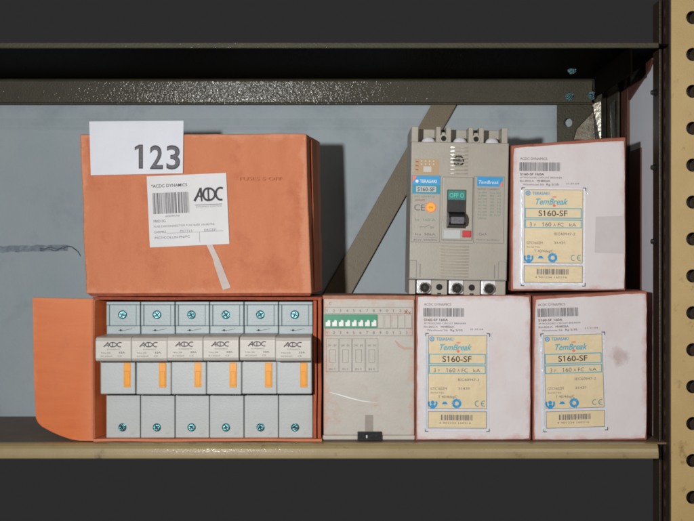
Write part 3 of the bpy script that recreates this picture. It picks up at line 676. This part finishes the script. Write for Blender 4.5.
def product_box(px0, px1, ztop, zbot, label, seed, skew, lab_rot, lab_dx, lab_dz, rot=(0, 0, 0), depth=100, slope=0):
    """skew: white panel corner offsets ((x,z) TL, TR, BR, BL)"""
    W = PX(px1)-PX(px0); H = ztop-zbot; cx = (PX(px0)+PX(px1))/2
    root = thing('product_box', (cx, 0, zbot), label, 'product box', 'white breaker boxes', rot)
    b = MB()
    b.hexa([(-W/2, 0, H-slope), (W/2, 0, H), (W/2, 0, 0), (-W/2, 0, 0), (-W/2, depth, H-slope*.3), (W/2, depth, H), (W/2, depth, 0), (-W/2, depth, 0)], M['kraft_b'])
    b.build('box_body', root, bevel=1.2, seg=3, sub=10, wob=0.5)
    # white printed front with slightly irregular outline
    (a, c, d, e) = skew; pts = []
    cor = [(-W/2+a[0], H-slope+a[1]), (W/2+c[0], H+c[1]), (W/2+d[0], d[1]), (-W/2+e[0], e[1])]
    for i in range(4):
        p, q_ = cor[i], cor[(i+1) % 4]
        for k in range(16):
            t = k/16; x = p[0]+(q_[0]-p[0])*t; z = p[1]+(q_[1]-p[1])*t
            n1 = noise.noise(Vector((x*.11, z*.11, seed*5.3)))*.9+noise.noise(Vector((x*.5, z*.5, seed)))*.35
            rr = 0.8*max(0, 1-min(t, 1-t)*16/1.2)
            ux, uz = -x/W, (H/2-z)/H
            pts.append((x+ux*(rr*2)+n1*.8, z+uz*rr*2+n1*.8))
    b = MB(); b.prism(pts, -1.6, -.4, white_box_mat(W, H, seed))
    b.build('front_panel', root, bevel=0.3)
    l = plab_obj.copy() if plab_obj.parent else plab_obj
    if l is not plab_obj: COL.objects.link(l)
    l.parent = root; l.location = Vector((-W/2+lab_dx, -1.75, lab_dz))*MM; l.rotation_euler = (0, R(lab_rot), 0)
    return root
plab_obj = plab.build('printed_label')
boxA = product_box(415.5, 531, 145.2, 0.2, 'white breaker box in the bottom row directly under the circuit breaker, yellow label', 1,
                   ((1.6, -1.0), (-1.2, -0.6), (-1.2, 1.4), (1.4, 1.0)), 0.3, 0.2, -0.6)
boxB = product_box(533, 647, 149.6, 0.2, 'white breaker box at the right end of the bottom row, pink smudge beside its label', 2,
                   ((1.6, -3.6), (-.8, -2.0), (-1.2, 2.0), (1.0, 0.6)), -1.8, 1.4, -1.4, slope=5)
boxC = product_box(511, 625.5, 303.4, 149.8, 'white breaker box on top of the others beside the circuit breaker, with grey patch', 3,
                   ((2.2, -2.8), (-1.2, -3.4), (-1.0, 1.2), (1.4, 1.4)), 0.4, 0.4, -4.6, slope=8, depth=96)
# the grey tape patch on the topmost box, and the pink dust smear on the lower right one
m = MB(); m.prism([(26, 38), (55, 37), (55.6, 75), (27, 74)], -1.95, -1.75, mat('grey_patch', rgb(194, 188, 190), 0.35, rgb(204, 198, 200), 60, .8)); m.build('tape_patch', boxC)
m = MB(); pts = []
for i in range(28):
    a = 2*math.pi*i/28; rr = 1+.45*noise.noise(Vector((math.cos(a)*1.7, math.sin(a)*1.7, 3)))
    pts.append((29+12*rr*math.cos(a), 84+13*rr*math.sin(a)))
dm = mat('pink_dust', rgb(206, 196, 200), .7, rgb(206, 166, 158), 70, .8)
m.poly(pts, -1.72, dm)
# feather the smear edge with transparency
nt = dm.node_tree; p = nt.nodes['Principled BSDF']; tcn = nt.nodes.new('ShaderNodeTexCoord'); vm = nt.nodes.new('ShaderNodeVectorMath'); vm.operation = 'DISTANCE'
vm.inputs[1].default_value = (.029, -.00172, .084); nt.links.new(tcn.outputs['Object'], vm.inputs[0])
nn = nt.nodes.new('ShaderNodeTexNoise'); nn.inputs['Scale'].default_value = 130; nt.links.new(tcn.outputs['Object'], nn.inputs['Vector'])
ad = nt.nodes.new('ShaderNodeMath'); ad.operation = 'MULTIPLY_ADD'; ad.inputs[1].default_value = .02; nt.links.new(nn.outputs['Fac'], ad.inputs[0]); nt.links.new(vm.outputs['Value'], ad.inputs[2])
mr = nt.nodes.new('ShaderNodeMapRange'); mr.inputs[1].default_value = .012; mr.inputs[2].default_value = .021; mr.inputs[3].default_value = .45; mr.inputs[4].default_value = 0
nt.links.new(ad.outputs[0], mr.inputs[0]); nt.links.new(mr.outputs[0], p.inputs['Alpha'])
m.build('dust_smear', boxB)

# ================================================================== CIRCUIT BREAKER
BZ = 145.4
brk = thing('circuit_breaker', (PX(457.5), 0, BZ), 'grey three-pole circuit breaker with black OFF toggle, standing left of the topmost white box', 'circuit breaker', rot=(0, R(1.0), 0))
def bx(px): return px-460.3          # local x at mid height
def bz(py): return 296.2-py
pc = M['plastic_c']
m = MB()
m.box(bx(412), bx(509), 34, 88, 0, bz(127), pc)                     # rear body
for a, b_ in ((412, 419), (436.8, 441.6), (446.8, 452), (469.5, 474.2), (480, 485), (503, 509)):
    m.box(bx(a), bx(b_), 9, 34, bz(143), bz(127), pc)               # walls between the upper terminals
m.box(bx(441.6), bx(446.8), 14, 34, bz(143), bz(132), pc); m.box(bx(474.2), bx(480), 14, 34, bz(143), bz(132), pc)
for a, b_ in ((412, 418.5), (434.5, 450.5), (467, 483.5), (499, 509)):
    m.box(bx(a), bx(b_), 6, 34, 0, bz(281.5), pc)                   # walls between the lower terminals
m.box(bx(418.5), bx(499), 30, 34, 0, bz(281.5), M['hole'])
m.build('base', brk, bevel=0.6)
m = MB(); m.box(bx(411.6), bx(509.2), 0, 34, bz(281.2), bz(143.4), pc)
cov = m.build('cover', brk, bevel=0.9, seg=3)
m = MB()                                                            # relief and prints on the cover
LG = M['line_g']; y = -.15
for a, b_ in ((412.6, 441.5), (475, 505.5)): m.frame(bx(a), bz(244), bx(b_), bz(177), .6, y, LG)
m.rect(bx(442), bz(244.6), bx(474.5), bz(244), y, LG)
def arc_rib(xa, xb, zc, h, bulge, tilt):
    n_ = 10; vs = []
    for i in range(n_+1):
        u = -1+2*i/n_; yy = -.25-bulge*(1-u*u); x_ = xa+(xb-xa)*i/n_
        vs += [(x_, .1, zc+h/2), (x_, yy-tilt, zc+h*.28), (x_, yy, zc-h*.28), (x_, .1, zc-h/2)]
    fs_ = []
    for i in range(n_):
        for k in range(3): fs_.append((4*i+k, 4*i+k+1, 4*i+k+5, 4*i+k+4))
    m.add(vs, fs_, M['gloss_rib'])
for i in range(11): arc_rib(bx(443), bx(471), bz(247.7+i*3), 1.7, 2.2, .09)
for i in range(8): arc_rib(bx(449), bx(468.5), bz(148.6+i*3.7), 1.7, 1.6, .10)
m.frame(bx(411.8), bz(280), bx(419), bz(262), .5, y, LG); m.frame(bx(500.5), bz(280), bx(508.6), bz(262), .5, y, LG)
m.rect(bx(422), bz(279), bx(422.9), bz(265.5), y, LG); m.rect(bx(496.4), bz(279), bx(497.3), bz(265.5), y, LG)
m.rect(bx(412), bz(281), bx(509), bz(280.3), y, LG)
m.build('cover_relief', cov)
m = MB(); m.rect(bx(415), bz(176), bx(439.5), bz(160.5), -.15, M['tan']); m.rect(bx(424), bz(173.6), bx(432), bz(168), -.3, M['line_w'])
for i in range(4):
    for j in range(2): m.rect(bx(421.4+i*4), bz(163.4+j*3.2), bx(422.8+i*4), bz(162+j*3.2), -.3, M['line_w'])
for j in range(3): m.rect(bx(416.2), bz(164+j*4), bx(419), bz(163+j*4), -.3, M['kraft_b'])
m.build('dial_window', cov)
m = MB(); m.box(bx(413.4), bx(441), -.5, 0, bz(195.5), bz(177.6), M['blue']); m.rect(bx(413.6), bz(195.3), bx(440.8), bz(186.4), -.6, M['teal_b'])
m.rect(bx(417), bz(193.6), bx(437), bz(188), -.7, M['plastic_g']); m.text('S160-SF', bx(427), bz(192.8), 4, -.8, M['ink'], width=17, align='c', bold=.01)
m.text('TERASAKI', bx(420.6), bz(184.4), 3.2, -.62, M['white'], width=17, bold=.01); m.cyl(bx(417.8), bz(183), 1.6, -.64, -.5, M['white'], 14)
m.poly([(bx(413.5), bz(184)), (bx(417.6), bz(177.8)), (bx(413.5), bz(177.8))], -.66, M['orange'])
m.build('blue_label', cov)
m = MB()
gi = M['green_ink']; mi_ = M['ink_mid']
m.text('IEC 60947-2', bx(415.6), bz(199), 1.8, -.2, gi, width=20); m.text('AS/NZS', bx(416), bz(202.6), 1.7, -.2, M['kraft_edge'], width=10)
m.text('CE', bx(415.5), bz(212.2), 6.4, -.2, mi_, width=10.5, squash=1); 
m.cyl(bx(432), bz(208.8), 5.3, -.3, 0, M['yellow_d'], 28); m.ring(bx(432), bz(208.8), 4.4, 5.3, -.34, M['orange'], 28); m.text('ON', bx(432), bz(209.8), 2, -.4, M['kraft_edge'], width=4, align='c')
m.text('In  160 A', bx(417), bz(222.6), 2.6, -.2, gi, width=20); m.stroke([(bx(421), bz(228.6)), (bx(427), bz(228.6)), (bx(431), bz(226.4))], .4, -.2, mi_); m.text('SH', bx(432), bz(230), 2.2, -.2, mi_)
m.text('Icu  50kA', bx(417), bz(237), 2.4, -.2, mi_, width=20); m.rect(bx(415), bz(239), bx(439), bz(238.7), -.2, LG); m.text('415V 50/60Hz', bx(415), bz(242.4), 1.8, -.2, mi_, width=24)
m.build('rating_print', cov)
m = MB(); m.box(bx(478), bx(490), -.5, 0, bz(187), bz(177.2), M['blue']); m.box(bx(490), bx(503.5), -.45, 0, bz(187), bz(177.6), M['blue'])
m.text('TemBreak', bx(479.5), bz(184.4), 3.4, -.62, M['white'], width=20, shear=.2)
m.poly([(bx(500), bz(186.8)), (bx(503.4), bz(186.8)), (bx(503.4), bz(181))], -.64, M['orange'])
m.build('blue_label', cov)
m = MB()
for i in range(9):
    yy = 194+i*3.2
    m.text(('Ue 690V', 'Ui 800V', 'AC 240', 'AC 415', 'AC 440', 'AC 500', 'AC 690', 'DC 250', 'Uimp')[i], bx(479), bz(yy), 1.8, -.2, gi, width=9)
    if i < 8: m.text(('Icu Ics', '85  43', '50  25', '45  23', '30  15', '20  10', '40  20', '8 kV')[i], bx(491), bz(yy), 1.8, -.2, gi, width=11)
m.text('Cat.A', bx(480.5), bz(236), 2.6, -.2, mi_, width=8); m.text('Made to specification', bx(478.5), bz(241), 1.5, -.2, mi_, width=23)
m.text('RATED CURRENT', bx(478.5), bz(190.6), 1.7, -.2, mi_, width=22)
m.build('rating_print', cov)
m = MB(); m.box(bx(443.4), bx(474), -2.2, 0, bz(241.6), bz(178), pc)
es = m.build('escutcheon', cov, bevel=1.0, seg=3)
m = MB(); m.box(bx(448), bx(467), -3.2, 0, bz(229.4), bz(191), M['black'])
m.rect(bx(448.8), bz(201), bx(466.2), bz(191.8), -3.35, M['teal']); m.text('OFF O', bx(457.5), bz(198.8), 4.6, -3.5, M['teal_t'], width=14.5, align='c', bold=.02)
tg = m.build('toggle_slot', brk, bevel=0.4)
m = MB(); m.prism([(-3, bz(228.4)), (-13, bz(227)), (-16, bz(224)), (-16, bz(219)), (-12, bz(216)), (-3, bz(213))], bx(449), bx(466), M['black'], axis='x')
m.box(bx(451), bx(464), -16.5, -15.6, bz(225.4), bz(218.6), M['ink_mid'])
m.build('toggle', brk, bevel=0.8, seg=3)
m = MB(); m.box(bx(463.8), bx(472.6), -3.4, 0, bz(238.4), bz(231.6), M['red']); m.build('trip_button', brk, bevel=0.5)
m = MB(); m.box(bx(445), bx(462), -2.6, 0, bz(240), bz(230.8), M['plastic_g']); m.build('button_plate', brk, bevel=0.3)
screw('cover_screw', 5.6, brk, (bx(459), 0.0, bz(162)), R(12), M['steel'], 1.4)
for px in (430, 462, 494.5):       # upper terminal screws, domes seen over the cover edge
    b = MB()
    for k in range(5):
        a, c = k/5, (k+1)/5
        b.cyl(0, 0, 7.4*math.cos(a*1.4), -12-6*math.sin(c*1.4), -12-6*math.sin(a*1.4), M['chrome'], 26, 7.4*math.cos(c*1.4))
    b.cyl(0, 0, 7.4, -12, 0, M['chrome'], 26)
    o = b.build('terminal_screw', brk, bevel=0.3); o.location = Vector((bx(px), 32, bz(143.5)))*MM
for px in (444.4, 477): 
    b = MB(); b.cyl(0, 0, 4.4, -1.6, 0, pc, 22); b.cyl(0, 0, 2.7, -1.8, -1.5, M['hole'], 18)
    o = b.build('divider_hole', brk); o.location = Vector((bx(px), 9.5, bz(139)))*MM
for px in (426.5, 458.8, 491.2):   # lower clamps: bright square with a dark socket screw
    b = MB(); b.box(-7.4, 7.4, -3, 8, -7, 7, M['chrome'])
    o = b.build('terminal_clamp', brk, bevel=1.2, seg=3); o.location = Vector((bx(px)+.6, 9.2, 7.8))*MM
    b = MB(); b.cyl(0, 0, 5.6, -5, 0, M['steel'], 24); b.cyl(0, 0, 4.6, -5.3, -5.0, M['hole'], 20); b.cyl(0, 0, 2.2, -5.8, -5.3, M['black'], 6)
    c = b.build('socket_screw', o, bevel=0.2); c.location = Vector((.4, -3, -1))*MM
for px in (442.4, 475):
    b = MB(); b.cyl(0, 0, 3.2, -.4, 0, M['hole'], 20); b.rect(-2, -7.2, 2, -5.8, -.3, M['hole'])
    o = b.build('fixing_hole', brk); o.location = Vector((bx(px), 5.9, 7.6))*MM
